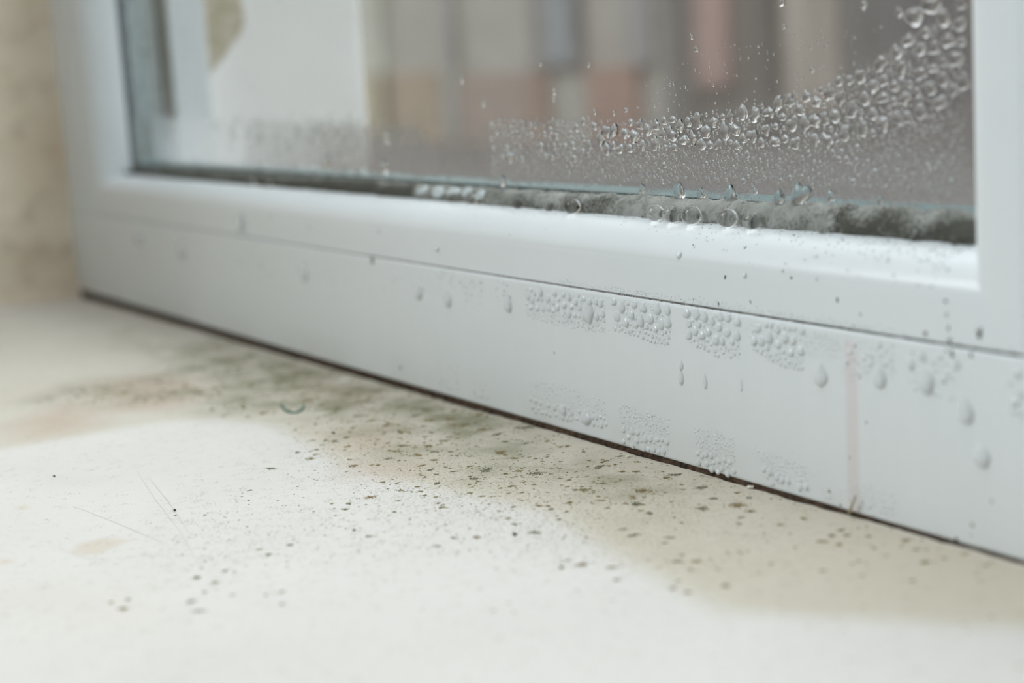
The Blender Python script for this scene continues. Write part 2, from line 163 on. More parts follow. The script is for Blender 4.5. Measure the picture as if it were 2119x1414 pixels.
k = N('wet_glass'); M_WATER = k.done(k.n('BsdfGlass', i_Color=(.90, .90, .90, 1), i_Roughness=0., i_IOR=1.333))
k = N('water_on_plastic'); M_WET = k.done(k.n('MixShader', i_Fac=.5, i_1=k.n('BsdfTransparent'), i_2=k.n('BsdfGlass', i_Color=(1, 1, 1, 1), i_Roughness=0., i_IOR=1.333)))
M_WET = None
k = N('clear_water'); M_CLEAR = k.done(k.n('BsdfGlass', i_Color=(1, 1, 1, 1), i_Roughness=0., i_IOR=1.333))
k = N('water_on_white_plastic'); wet = k.n('MixShader', i_Fac=.35, i_1=k.n('BsdfTransparent'), i_2=k.n('BsdfGlass', i_Color=(1, 1, 1, 1), i_Roughness=0., i_IOR=1.333))
mil = k.n('BsdfPrincipled', i_Base_Color=(.80, .855, .89, 1), i_Roughness=.10); M_WET = k.done(k.n('MixShader', i_Fac=.80, i_1=wet, i_2=mil))
k = N('clear_glass'); fr = k.math('MULTIPLY', k.n('Fresnel', i_IOR=1.5), k.math('SUBTRACT', 1., k.n('NewGeometry').outputs['Backfacing']))
M_GLASS = k.done(k.n('MixShader', i_Fac=fr, i_1=k.n('BsdfTransparent', i_Color=(.955, .96, .96, 1)), i_2=k.n('BsdfGlossy', i_Roughness=.0, i_Color=(1, 1, 1, 1))))

# ---------------------------------------------------------------- the sill (the ground of this scene)
def sill_z(x): return -.0004 + .0055 * x          # slopes away to the left: the gap opens that way
nx, ny = 620, 330
X = np.linspace(-.70, .16, nx); Y = -.0004 - (np.linspace(0, 1, ny) ** 1.25) * .42
gx, gy = np.meshgrid(X, Y); P = np.stack([gx.ravel() * 1000, gy.ravel() * 1000], 1)
edge = np.exp(P[:, 1] / 1.2)
gyw = P[:, 1] + (vnoise(np.stack([P[:, 0], P[:, 0] * 0], 1), 5., 5) - .5) * 1.3 * edge
gz = sill_z(P[:, 0] / 1000) * 1000 + (vnoise(P, 60, 9) - .5) * .5 + (vnoise(P, 6, 21) - .5) * .10 - edge * vnoise(P, 2.2, 33, 2) * .35
V = np.stack([P[:, 0], gyw, gz], 1) / 1000
M = N('painted_sill')
n1 = vnoise(P, 45, 41, 4) - .5; n2 = vnoise(P, 9, 51, 3) - .5
def warp(P, s, a, seed): return P + np.stack([vnoise(P, s, seed) - .5, vnoise(P, s, seed + 9) - .5], 1) * 2 * a
Pw = warp(P, 14, 3.5, 61); Pf = warp(P, 5, 1.2, 71)
warm = soft(Pf, D['warm'], 5) * np.clip(.74 + (P[:, 0] + 350) / 1100, .4, 1.25) * (1 + .35 * n1)
green = 1.25 * soft(Pw, D['green'], 14) * np.clip(.55 + 1.6 * (vnoise(P, 16, 81, 4) - .42), 0, 1.3)
# a dark core of growth beside the gap
for (cx, cy, r, a) in ((-440, -30, 60, .5), (-330, -22, 45, .5), (-235, -15, 50, .7), (-205, -14, 34, .45), (-560, -30, 40, .15)):
    green += 1.7 * a * np.exp(-(((P[:, 0] - cx) / r) ** 2 + ((P[:, 1] - cy) / 16) ** 2)) * np.clip(.3 + 2.2 * (vnoise(P, 8, 91, 4) - .4), 0, 1.2)
pink = sum(soft(Pw, q, 9) for q in D['pink'])
tan = sum(soft(Pf, q, 1.2) for q in D['tan']) * .75 + soft(Pw, D['yellow'], 16) * .32 * np.clip(.6 + 2 * n1, 0, 1.4)
speck = np.clip(soft(P, D['speck'][0], 22) * .75 + soft(P, D['speck'][1], 14) * .6, 0, 1.2) * np.clip(.75 + 1.3 * n1, .2, 1.3)
nx_ = M
pos = nx_.pos(); big = nx_.noise(7, 4); mid = nx_.noise(55, 4); fine = nx_.noise(1500, 2, .6); grit = nx_.noise(2600, 1, .5)
clean = nx_.mix(nx_.ramp(big, .35, .68), (.675, .66, .632), (.735, .72, .695))
c = nx_.mix(nx_.math('MULTIPLY', nx_.attr('warm'), .80), clean, (.575, .53, .425))
c = nx_.mix(nx_.math('MULTIPLY', nx_.attr('pink'), .58), c, (.52, .405, .325))
c = nx_.mix(nx_.math('MULTIPLY', nx_.attr('tan'), .55), c, (.58, .47, .34))
gm = nx_.math('MULTIPLY', nx_.attr('green'), nx_.ramp(mid, .36, .66, .25, 1.15))
c = nx_.mix(nx_.math('MINIMUM', nx_.math('MULTIPLY', gm, .62), .85), c, (.22, .215, .135))
vor = nx_.n('TexVoronoi', i_Vector=pos, i_Scale=620.); 
keep = nx_.n('TexNoise', i_Vector=pos, i_Scale=330., i_Detail=2.)
dots = nx_.math('MULTIPLY', nx_.ramp(fine, .545, .60), nx_.ramp(nx_.math('ADD', keep, nx_.math('MULTIPLY', nx_.attr('speck'), .36)), .52, .78))
c = nx_.mix(nx_.math('MULTIPLY', dots, .55), c, (.20, .17, .10))
c = nx_.mix(nx_.math('MULTIPLY', nx_.ramp(grit, .56, .70), nx_.math('ADD', .06, nx_.math('MULTIPLY', nx_.attr('speck'), .22))), c, (.30, .26, .18))
M_SILL = nx_.prin(c, nx_.ramp(mid, .3, .7, .55, .75), nx_.bump(fine, .00012, .6), .25)
sill = mesh('floor', V, grid_faces(nx, ny), M_SILL)
for nm, a in (('warm', warm), ('green', green), ('pink', pink), ('tan', tan), ('speck', speck)): attr(sill, nm, np.clip(a, 0, 1.5))
tag(sill, 'cream painted window sill spotted with olive mould below the white frame', 'sill', kind='structure')
sb = bx('sill_board', (-.70, .36, -.4204, -.0035, -.034, -.0075), M_SILL, sill)
M_SCR = plain('scratch_grey', srgb(196, 196, 186), .7)
mb = MB()
for pl in D['scratch']:
    pts = []
    for (x0, y0), (x1, y1) in zip(pl, pl[1:]):
        for t in np.linspace(0, 1, 12, endpoint=False): pts.append((x0 + (x1 - x0) * t, y0 + (y1 - y0) * t))
    v = []; f = []
    for i, (x, y) in enumerate(pts):
        j = min(i + 1, len(pts) - 1); h = max(j - 1, 0); dx, dy = pts[j][0] - pts[h][0], pts[j][1] - pts[h][1]; L = math.hypot(dx, dy) or 1
        ww = .11 * (1 - abs(2 * i / len(pts) - 1) * .6)
        for s in (-1, 1):
            px, py = x - s * dy / L * ww, y + s * dx / L * ww
            q = np.array([[px, py]]); zz = sill_z(px / 1000) * 1000 + (vnoise(q, 60, 9)[0] - .5) * .5 + (vnoise(q, 6, 21)[0] - .5) * .1 + .035
            v.append((px / 1000, py / 1000, zz / 1000))
        if i: f.append((2 * i - 2, 2 * i - 1, 2 * i + 1, 2 * i))
    mb.add(v, f)
o = mb.obj('scratches', M_SCR, sill); o['kind'] = 'stuff'
def sill_top(x, y):
    q = np.array([[x, y]]); return (sill_z(x / 1000) * 1000 + (vnoise(q, 60, 9)[0] - .5) * .5 + (vnoise(q, 6, 21)[0] - .5) * .10) / 1000

# brown dirt-filled gap under the frame
k = N('brown_gap_dirt'); nz = k.noise(420, 4); n3 = k.noise(70, 3)
M_GAP = k.prin(k.mix(k.ramp(nz, .35, .65), (.018, .013, .009), (.105, .066, .043)), .85, k.bump(nz, .0006), .2)
n = 500; xs = np.linspace(-.69, .15, n); v = []; f = []
for i, x in enumerate(xs):
    q = np.array([[x * 1000, 0]]); a = float(vnoise(q, 3, 7)[0] - .5); b = float(vnoise(q, 5, 8)[0] - .5)
    v += [(x, .0006 + a * .0007, .0006), (x, .0002 + b * .0008, sill_z(x) * .55), (x, -.0002 + a * .0006, sill_z(x) - .0004), (x, .003, -.009)]
for i in range(n - 1):
    for j in range(3): f.append((4 * i + j, 4 * i + j + 1, 4 * i + 5 + j, 4 * i + 4 + j))
tag(mesh('trim_1', v, f, M_GAP), 'dark brown dirty gap line between the sill and the white frame', 'gap', kind='structure')

# ---------------------------------------------------------------- plaster reveal on the left, and the outside of the wall
k = N('old_beige_plaster'); a = k.noise(16, 4); b = k.noise(70, 4)
c = k.mix(k.ramp(a, .36, .66), (.78, .66, .51), (.88, .79, .65)); c = k.mix(k.math('MULTIPLY', k.ramp(b, .5, .75), .35), c, (.36, .29, .21))
M_PLAS = k.prin(c, .9, k.bump(b, .0006), .15)
ys = np.linspace(.0, -.45, 150); zs = np.concatenate([np.linspace(-.012, .12, 60), np.linspace(.125, 1.5, 60)])
gy, gz = np.meshgrid(ys, zs); Q = np.stack([gy.ravel() * 1000, gz.ravel() * 1000], 1)
xo = (vnoise(Q, 28, 101, 3) - .5) * 6 + (vnoise(Q, 7, 111, 2) - .5) * .8
cove = np.exp(-np.clip(Q[:, 1] + 3.5, 0, 999) / 4.) * 4.5 + np.exp(Q[:, 0] / 5.) * 2.0
vv = np.stack([-.6455 + (xo * np.clip(-Q[:, 0] / 12, .15, 1) + cove) / 1000, Q[:, 0] / 1000, Q[:, 1] / 1000], 1)
tag(mesh('wall_left', vv, grid_faces(150, 120), M_PLAS), 'rough beige plastered reveal wall to the left of the window', 'wall', kind='structure')
bx('wall_core', (-.95, -.652, -.45, 0, -.05, 1.5), M_PLAS, bpy.data.objects['wall_left'])
M_OUT = plain('white_outside_render', (.90, .91, .905), .85, .03, 20)
k = N('ragged_foam_edge'); nz = k.noise(90, 3)
M_FOAM = k.prin(k.mix(k.ramp(nz, .35, .65), (.40, .36, .26), (.58, .54, .43)), .9, k.bump(nz, .002), .1)
out = tag(bx('wall_outside', (-.95, -.606, .0645, .160, -.9, 2.2), M_OUT, None, .004), 'white rendered outer reveal seen through the left part of the glass', 'wall', kind='structure')
# a ragged beige strip of old filler where the frame meets the white reveal
v = []; f = []; zz = np.linspace(.02, .6, 240)
for i, z in enumerate(zz):
    ww = .0035 + .0025 * vnoise(np.array([[z * 1000, 3.]]), 9, 5)[0] + (.022 * max(0, min(1, (z - .108) / .022)) if z > .108 else 0) + .003 * (vnoise(np.array([[z * 1000, 50.]]), 5, 6)[0] - .5)
    for (yy, xo2) in ((.0640, .0012), (.0640 + ww * .5, .0020), (.0640 + ww, .0002)): v.append((-.606 + xo2, yy, z))
f = grid_faces(3, len(zz)); mesh('filler_edge', v, f, M_FOAM, out)['label'] = 'ragged beige filler edge'
tag(bx('wall_below', (-.95, .9, .0705, .21, -.9, .028), plain('grey_outside_ledge', (.26, .255, .25), .85, .08, 20)), 'outer wall and ledge below the window', 'wall', kind='structure')

M_BACK = plain('grey_blocker', (.42, .43, .43), .9, .05, 3)
M_DARK = plain('dark_blocker', (.20, .195, .19), .8, .1, 3)  # dark so the added right wall bounces little light back
tag(bx('blocker_top', (-3.2, .6, -2.75, -.70, 2.1, 2.2), M_BACK), 'unseen slab added over the room to hold back sky light', 'blocker_top', kind='structure')  # added out of view to dim the sky light, slot left near the window
tag(bx('blocker_back', (-3.2, 2.2, -2.75, -2.65, -.9, 2.1), M_BACK), 'unseen far wall added to block low light from the room side', 'wall', kind='structure')  # added behind the camera to block low sky light
tag(bx('blocker_right', (.36, .60, -2.65, .16, -.9, 2.1), M_DARK), 'unseen dark wall added right of the window to shade that side', 'wall', kind='structure')  # added out of view to darken the right end of rail and sill
# ---------------------------------------------------------------- the window
win = tag(empty('window_1', (-.3, .035, 0)), 'white plastic window with wet fogged glass above the sill', 'window', kind='structure')
def wpart(name, o_or_box, mat, bev=None, label=None):
    o = bx(name, o_or_box, mat, None, bev); o.parent = win; o.location = -win.location
    if label: o['label'] = label
    return o
def wmesh(name, v, f, mat, smooth=True, label=None):
    o = mesh(name, v, f, mat, None, smooth); o.parent = win; o.location = -win.location
    if label: o['label'] = label
    return o
wpart('frame_rail', (-.70, .36, 0, .07, .0, .0421), M_RAIL, .0009)
wpart('frame_stile', (-.70, -.6116, 0, .07, .0421, 1.5), M_PVC, .0007)
wpart('frame_stile', (.0138, .10, 0, .07, .0421, 1.5), M_PVC, .0006)
wpart('glass_pane', (.08, .36, .0182, .0222, .0421, 1.5), M_GLASS)
wpart('frame_rebate', (-.69, .14, .0195, .069, .0419, .0575), M_PVC, .001)
wpart('frame_rebate', (-.69, -.598, .036, .0635, .05, 1.5), M_PVC, .001)
wpart('frame_rebate', (.0138, .1, .0195, .069, .05, 1.5), M_PVC, .001)
# glazing bead profile (distance in front of the glass, height towards the glass)
prof = [(.0185, .0), (.0012, .0), (.0008, .0004), (.0008, .0094), (.00095, .0102)]
for q in range(1, 17):
    a = math.pi / 2 * q / 16; prof.append((.018 - .0171 * math.cos(a) ** .9, .0103 + .0090 * math.sin(a) ** 1.05))
prof.append((.0185, .0190))
def bead_h(x0, x1, z0, m0, m1):           # along x, mitred ends
    v = [(x0 + m0 * h, y, z0 + h) for y, h in prof] + [(x1 - m1 * h, y, z0 + h) for y, h in prof]; n = len(prof)
    f = [(i, (i + 1) % n, n + (i + 1) % n, n + i) for i in range(n)]; return v, f + [tuple(range(n))[::-1], tuple(range(n, 2 * n))]
def bead_v(x0, sgn, z0, z1, m0):          # upright, outer edge at x0, growing towards sgn
    v = [(x0 + sgn * h, y, z0 + m0 * h) for y, h in prof] + [(x0 + sgn * h, y, z1) for y, h in prof]; n = len(prof)
    f = [(i, n + i, n + (i + 1) % n, (i + 1) % n) for i in range(n)]
    if sgn < 0: f = [q[::-1] for q in f]
    return v, f + [tuple(range(n)), tuple(range(n, 2 * n))[::-1]]
def autosmooth(o, ang=.6):
    me = o.data; bmod = o.modifiers.new('split', 'EDGE_SPLIT'); bmod.split_angle = ang
o = wmesh('glazing_bead', *bead_h(-.6114, .0135, .0422, 1, 1), M_PVC, True, 'bottom rounded glazing bead'); autosmooth(o)
o = wmesh('glazing_bead', *bead_v(-.6114, 1, .0422, 1.5, 1), M_PVC); autosmooth(o)
# the right bead has a wider flat face
v, f = bead_v(.0135, -1, .0422, 1.5, 1)
v = [(x if x > .0130 else x - .0030 * 0, y, z) for x, y, z in v]
o = wmesh('glazing_bead', v, f, M_PVC); autosmooth(o)
wpart('glass_pane', (-.605, .012, .0182, .0222, .05, 1.5), M_GLASS, None, 'inner glass pane')
wpart('glass_pane', (-.605, .012, .0362, .0400, .05, 1.5), M_GLASS, None, 'outer glass pane')
M_TEAL = plain('teal_grey_spacer', srgb(104, 132, 136), .35, .1, 200)
k = N('perforated_spacer'); vo = k.n('TexVoronoi', i_Vector=k.pos(), i_Scale=260.); 
M_SPACER = k.prin(k.mix(k.ramp(vo.outputs[0], .25, .35), srgb(90, 100, 100), srgb(150, 165, 165)), .4)
wpart('spacer_bar', (-.600, .010, .0224, .0360, .055, .0667), M_TEAL, None, 'teal grey spacer bar at the foot of the glass')
wpart('spacer_bar', (-.604, -.5905, .0224, .0355, .057, 1.5), M_SPACER, None, 'perforated upright spacer bar')
M_GASK = plain('dark_gasket', srgb(96, 100, 90), .6, .1, 100)
wpart('gasket', (-.600, -.592, .0402, .0436, .055, 1.5), M_GASK, .0008, 'dark green grey rubber gasket')
wpart('outer_lip', (-.69, -.590, .0436, .0640, .02, 1.5), M_PVC, .0015)

k = N('seam_grime'); nz = k.noise(300, 3); wpart('seam_grime', (-.60, .10, .0006, .0014, .0418, .04216), k.prin(k.mix(k.ramp(k.math('ADD', nz, k.ramp(k.n('SeparateXYZ', i_0=k.pos()).outputs[0], -.22, 0., -.12, .2)), .45, .75), (.46, .45, .43), (.07, .06, .048)), .8), None, 'brownish grime line in the seam under the bead')
# sealant strip at the foot of the glass, grey and blackened with mould
sx_, st_ = [p[0] for p in D['sealtop']], [p[1] for p in D['sealtop']]
n = 620; xs = np.linspace(-.592, -.004, n); m = 9; v = []; dark = []
for i, x in enumerate(xs):
    xm = x * 1000; top = np.interp(xm, sx_, st_); w1 = vnoise(np.array([[xm, 1.]]), 4, 3)[0] - .5; w2 = vnoise(np.array([[xm, 9.]]), 11, 4)[0] - .5
    top += w1 * 1.3 + w2 * .8; foot = (.0142 + w1 * .0016 + w2 * .0016)
    for j in range(m):
        t = j / (m - 1); lump = (vnoise(np.array([[xm, 40 + t * 9]]), 2.2, 12)[0] - .5) * .0007 * (1 if 0 < j < m - 1 else 0)
        yb = foot + (.01795 - foot) * t ** 1.3; zb = .0609 + (top / 1000 - .0609) * (t ** .9)
        v.append((x, yb - lump - .0004 * math.sin(math.pi * t), zb + .0008 * math.sin(math.pi * t)))
        dk = .35 + (.55 if xm < -275 else 0) + (.30 if xm > -58 else 0) - (.15 if -150 < xm < -60 else 0)
        dk *= (1.15 - .75 * t); dark.append(dk + (vnoise(np.array([[xm, t * 12]]), 7, 77)[0] - .5) * .7)
k = N('mouldy_grey_sealant'); fi = k.noise(900, 4, .65); md = k.noise(160, 4)
sp_ = k.math('MULTIPLY', k.ramp(k.math('ADD', k.math('MULTIPLY', fi, .6), k.math('MULTIPLY', k.attr('dark'), .5)), .37, .60), .92)
M_SEAL = k.prin(k.mix(sp_, k.mix(k.ramp(md, .35, .65), (.27, .285, .265), (.40, .42, .405)), (.05, .05, .038)), .7, k.bump(fi, .0006), .3)
o = wmesh('sealant_strip', v, grid_faces(m, n), M_SEAL, True, 'mouldy grey sealant along the foot of the glass'); attr(o, 'dark', np.clip(dark, 0, 1.4))
# pale lump of fresh sealant
def blob(cx, cy, cz, rx, ry, rz, seed, nu=18, nv=10, amp=.25):
    r = np.random.default_rng(seed); v = []; f = []
    ph = r.random(6) * 6.28
    for j in range(nv + 1):
        th = math.pi * j / nv
        for i in range(nu):
            a = 2 * math.pi * i / nu; g = 1 + amp * (.4 * math.sin(2 * a + ph[0]) * math.sin(th) + .3 * math.sin(3 * a + ph[1] + th * 2) * math.sin(th) + .3 * math.sin(3 * th + ph[2]))
            v.append((cx + rx * g * math.sin(th) * math.cos(a), cy + ry * g * math.sin(th) * math.sin(a), cz + rz * g * math.cos(th)))
    for j in range(nv):
        for i in range(nu): f.append((j * nu + i, (j + 1) * nu + i, (j + 1) * nu + (i + 1) % nu, j * nu + (i + 1) % nu))
    return v, f
M_PALE = plain('pale_blue_sealant', srgb(196, 208, 212), .25, .04, 80)
mb = MB()
for i, (x, rx) in enumerate(((-.268, .006), (-.258, .007), (-.247, .007), (-.238, .005), (-.228, .004))): mb.add(*blob(x, .0163, .0632, rx, .0016, .0026, 5 + i))
o = mb.obj('sealant_lump', M_PALE); o.parent = win; o.location = -win.location; o['label'] = 'pale bluish lump of sealant'

# fog film on the inner face of the glass
nxg, nzg = 560, 90
X = np.linspace(-.590, -.001, nxg); Z = np.linspace(.0640, .150, nzg); gx, gz = np.meshgrid(X, Z); Q = np.stack([gx.ravel(), gz.ravel()], 1) * 1000
top = np.interp(Q[:, 0], [p[0] for p in D['fogtop']], [p[1] for p in D['fogtop']])
below = top - Q[:, 1] + (vnoise(Q, 9, 131) - .5) * 3
fog = np.clip(.5 + below / 3.0, 0, 1) * (.78 + .3 * (vnoise(Q, 14, 141) - .5)) * np.clip(.75 + (70 - Q[:, 1] + 12) / 40, .55, 1.15)
fog += .10 * np.clip(1 - np.abs(below) / 25, 0, 1)
fog *= 1 - .85 * soft(warp(Q, 6, 1.5, 5), D['clear'], 3.5)
# bands wiped or washed clear just above the seal, ragged
low = Q[:, 1] - (68.2 + 1.6 * np.clip(vnoise(Q, 3.2, 155) - .45, -.4, .4) * 2 + 5 * np.clip((vnoise(np.stack([Q[:, 0], Q[:, 0] * 0], 1), 9, 151) - .5), -.2, .5))
fog *= 1 - .72 * soft(Q, D['gl'][0][0], 2.5) - .4 * soft(Q, D['gl'][1][0], 2.5)
fog *= np.clip(low / .8, .12, 1) ** .8
mould = soft(warp(Q, 8, 2, 6), D['glmould'], 5) * np.clip(2.4 * (vnoise(Q, 3.5, 161, 3) - .40), 0, 1)
mould += np.clip(1 - (Q[:, 1] - 65) / 8, 0, 1) * np.clip(2.5 * (vnoise(Q, 5, 171, 3) - .5), 0, 1) * (Q[:, 0] < -225)
k = N('condensation_film'); fi = k.noise(520, 4, .6); wr = k.n('Mapping', i_Vector=k.pos(), i_Scale=(900, 900, 380)); wn = k.noise(1, 4, .65, wr.outputs[0])
fb = k.bump(wn, .0009, 1.)
dif = k.n('BsdfDiffuse', i_Color=(.60, .58, .56, 1)); tra = k.n('BsdfTranslucent', i_Color=(.70, .68, .66, 1))
ref = k.n('BsdfRefraction', i_Color=(.96, .96, .96, 1), i_Roughness=.16, i_IOR=1.12, i_Normal=fb)
sca = k.n('MixShader', i_Fac=.5, i_1=dif, i_2=tra)
body = k.n('MixShader', i_Fac=.17, i_1=ref, i_2=sca)
ff = k.math('MINIMUM', k.math('MULTIPLY', k.attr('fog'), k.ramp(fi, .25, .62, .72, 1.08)), .97)
lay = k.n('MixShader', i_Fac=ff, i_1=k.n('BsdfTransparent'), i_2=body)
gcol = k.n('MixShader', i_Fac=.4, i_1=k.n('BsdfDiffuse', i_Color=(.26, .30, .25, 1)), i_2=k.n('BsdfTranslucent', i_Color=(.30, .34, .29, 1)))
M_FOG = k.done(k.n('MixShader', i_Fac=k.math('MULTIPLY', k.math('MINIMUM', k.attr('mould'), 1.), .62), i_1=lay, i_2=gcol))
o = wmesh('condensation_film', np.stack([Q[:, 0], np.full(len(Q), 18.10), Q[:, 1]], 1) / 1000, grid_faces(nxg, nzg), M_FOG, True, 'grey fogged condensation film on the glass')
attr(o, 'fog', np.clip(fog, 0, 1)); attr(o, 'mould', np.clip(mould, 0, 1.2)); o['kind'] = 'stuff'

# ---------------------------------------------------------------- water droplets
def drop_shape(a, b, t, tear=.35, nu=16, closed=False, r=None, irr=.10):
    """cap lying in the xz plane, bulging towards -y; a half width, b half height, t thickness"""
    rings = (1., .95, .84, .66, .42) if nu > 8 else (1., .8, .45)
    v = []; f = []; 
    wob = [1.] * nu
    if r:
        am = [(k_, r.uniform(0, irr) / k_ ** .6, r.uniform(0, 6.28)) for k_ in (2, 3, 4, 5)]
        wob = [1 + sum(a_ * math.cos(k_ * 2 * math.pi * i / nu + p_) for k_, a_, p_ in am) for i in range(nu)]
    for q in rings:
        for i in range(nu):
            an = 2 * math.pi * i / nu; s_, c_ = math.sin(an), math.cos(an); ta = 1 - tear * max(0, s_) ** 1.5 + .08 * tear * max(0, -s_)
            x = a * c_ * q * ta * wob[i]; z = b * s_ * q * wob[i]
            h = t * max(0, 1 - q ** 2.0) ** .6 * (1 - 1.15 * tear * z / b)
            v.append((x, -h, z))
    v.append((0, -t, -b * .12)); n = len(rings)
    for j in range(n - 1):
        for i in range(nu): f.append((j * nu + i, j * nu + (i + 1) % nu, (j + 1) * nu + (i + 1) % nu, (j + 1) * nu + i))
    for i in range(nu): f.append(((n - 1) * nu + i, (n - 1) * nu + (i + 1) % nu, n * nu))
    if closed:
        m_ = len(v); v += [v[i] for i in range(nu)]; f.append(tuple(range(m_, m_ + nu))[::-1])
    return v, f
ORD = ['first', 'second', 'third', 'fourth', 'fifth', 'sixth', 'seventh', 'eighth', 'ninth', 'tenth', 'eleventh', 'twelfth', 'thirteenth', 'fourteenth', 'fifteenth', 'sixteenth', 'seventeenth', 'eighteenth', 'nineteenth', 'twentieth']
def extremes(items, what, where, shared):
    """items: (x, up, size); a label for each: the ones that stand out are named, the rest share one"""
    lab = [None] * len(items)
    def put(order, word):
        for i in order:
            if lab[i] is None: lab[i] = f'{word} {what} {where}'; return
    ix = list(range(len(items))); bys = sorted(ix, key=lambda i: -items[i][2])
    put(bys, 'largest')
    if len(ix) > 4: put(bys, 'second largest')
    put(sorted(ix, key=lambda i: items[i][0]), 'leftmost'); put(sorted(ix, key=lambda i: -items[i][0]), 'rightmost')
    put(sorted(ix, key=lambda i: items[i][1]), 'lowest'); put(sorted(ix, key=lambda i: -items[i][1]), 'topmost')
    if sum(l is None for l in lab) == 1: put(ix, 'remaining')
    return [l or f'{shared} {what} {where}' for l in lab]
def darts(poly, big, small, n, r, power=2.2, lowsmall=0.):
    """non-overlapping drops, big ones first, smaller ones filling in"""
    ys = [p[1] for p in poly]; y0, y1 = min(ys), max(ys); out = []
    sizes = sorted([small + (big - small) * r.random() ** (power * 1.6) for _ in range(n)], reverse=True)
    for s in sizes:
        for _ in range(30):
            x, y = rand_in(poly, r)
            if lowsmall and s > small + .35 * (big - small) and (lowsmall > 0) == (y < y0 + .38 * (y1 - y0)): continue
            if all(((x - X_) / 1.0) ** 2 + ((y - Y_) / 1.15) ** 2 > (.46 * (s + S_)) ** 2 for X_, Y_, S_ in out): out.append((x, y, s)); break
    return out
fine_frame = MB(); fine_glass = MB()
def put_drop(x, z, s, asp, y, thick, closed, label, group, tear=.35, nu=16):
    v, f = drop_shape(s / 2000, s / 2000 * asp, thick * s / 1000, tear, 22 if closed else nu, closed, rnd, .30 if closed else .14)
    occupy(x, z, s, y); o = mesh('water_droplet', v, f, M_WATER if closed else M_WET, None, True, (x / 1000, y, z / 1000)); return tag(o, label, 'water droplet', group)
cells = {}
def hit(x, z, s, y, f):
    ix, iz = int(x // 5), int(z // 5)
    for p in (-1, 0, 1):
        for q in (-1, 0, 1):
            for a, b, c_ in cells.get((ix + p, iz + q, y), ()):
                if (x - a) ** 2 + (z - b) ** 2 < (f * (s + c_)) ** 2: return True
    return False
def occupy(x, z, s, y): cells.setdefault((int(x // 5), int(z // 5), y), []).append((x, z, s))
def put_fine(mb, x, z, s, asp, y, thick, closed):
    if hit(x, z, s, y, .5): return
    occupy(x, z, s, y)
    v, f = drop_shape(s / 2000, s / 2000 * asp, thick * s / 1000, .3, 12 if s > .5 else 8, closed, rnd)
    mb.add([(a + x / 1000, b + y, c_ + z / 1000) for a, b, c_ in v], f)
def cluster_set(sets, names, count, y, thick, asp, closed, mb, power, lowsmall, tail):
    """the COUNT largest drops of the set become things of their own, the rest go into one object"""
    got = [darts(poly, big, small, n, rnd, power, lowsmall) for poly, big, small, n in sets]
    cut = sorted((d[2] for ds in got for d in ds), reverse=True); cut = cut[min(count, len(cut) - 1)]
    for ds, nm in zip(got, names):
        keep = [d for d in ds if d[2] > cut and not hit(d[0], d[1], d[2], y, .42)]
        labs = extremes(keep, 'water droplet', f'in the {nm} {tail}', 'small')
        for d, l in zip(keep, labs): put_drop(*d, asp * rnd.uniform(.8, 1.3), y, thick * rnd.uniform(.8, 1.2), closed, l, f'droplets in the {nm} {tail}', .45 if not closed else .2)
    for ds in got:
        for d in ds:
            if d[2] <= cut: put_fine(mb, *d, asp * rnd.uniform(.8, 1.2), y, thick, closed)
YR = -.00001
cluster_set(D['up'], [f'{ORD[i]} upper patch' for i in range(len(D['up']))], 92, YR, .16, .85, False, fine_frame, 1.35, 1, 'from the left on the rail')
cluster_set(D['lo'], [f'{ORD[i]} lower patch' for i in range(len(D['lo']))], 38, YR, .14, .8, False, fine_frame, 1.5, -1, 'from the left on the rail')
cluster_set(D['mid'], ['nearer blurred patch', 'farther blurred patch'], 8, YR, .20, .85, False, fine_frame, 1.3, 0, 'under the seam')
lone = D['lone']; ordx = sorted(range(len(lone)), key=lambda i: lone[i][0])
for rk, i in enumerate(ordx):
    x, z, s, asp = lone[i]; asp *= .6
    put_drop(x, z + s * asp * .5, s, asp, YR, .15, False, f'{ORD[rk]} running water drop from the left, alone on the rail', 'lone running drops on the rail', .6, 24)
for _ in range(1300):
    q = rnd.choice(D['up'][3:9] + D['lo'][2:7]); x, z = rand_in(q[0], rnd); put_fine(fine_frame, x + rnd.gauss(0, 1.2), min(z + rnd.gauss(0, .8), 41), rnd.uniform(.18, .45), 1.0, YR, .28, False)
for _ in range(420):
    x = rnd.uniform(-160, -20); put_fine(fine_frame, x, 42.9 + abs(rnd.gauss(0, .7)), rnd.uniform(.2, .5), 1.0, .00079, .28, False)
tag(fine_frame.obj('fine_droplets', M_WET), 'fine mist of tiny droplets on the white rail under the seam', 'water droplets', kind='stuff')
# drops on the glass
YG = .01790
cluster_set(D['gl'], ['dense band of drops', 'short band of drops', 'thin wet strip', 'run of large drops', 'scatter of fine drops'], 96, YG, .17, .80, True, fine_glass, 1.25, 0, 'on the wet glass')
gl = D['gllone']
for (x, z, s), l in zip(gl, extremes([(a, b, c_) for a, b, c_ in gl], 'lone water drop', 'on the clear glass', 'small')):
    if hit(x, z, s * .8, YG, .42): continue
    put_drop(x, z, s * .8, 1.05, YG, .22, True, l, 'lone drops on the glass', .2)
for _ in range(9000):
    q = D['gl'][rnd.choice([0, 0, 0, 1, 2, 2])]; x, z = rand_in(q[0], rnd); put_fine(fine_glass, x, z + rnd.gauss(0, .8), rnd.choice((.3, .4, .5, .7, .9, 1.2)) * rnd.uniform(.8, 1.2), .85, YG, .2, True)
tag(fine_glass.obj('fine_droplets', M_WATER), 'fine droplets scattered over the fogged glass', 'water droplets', kind='stuff')
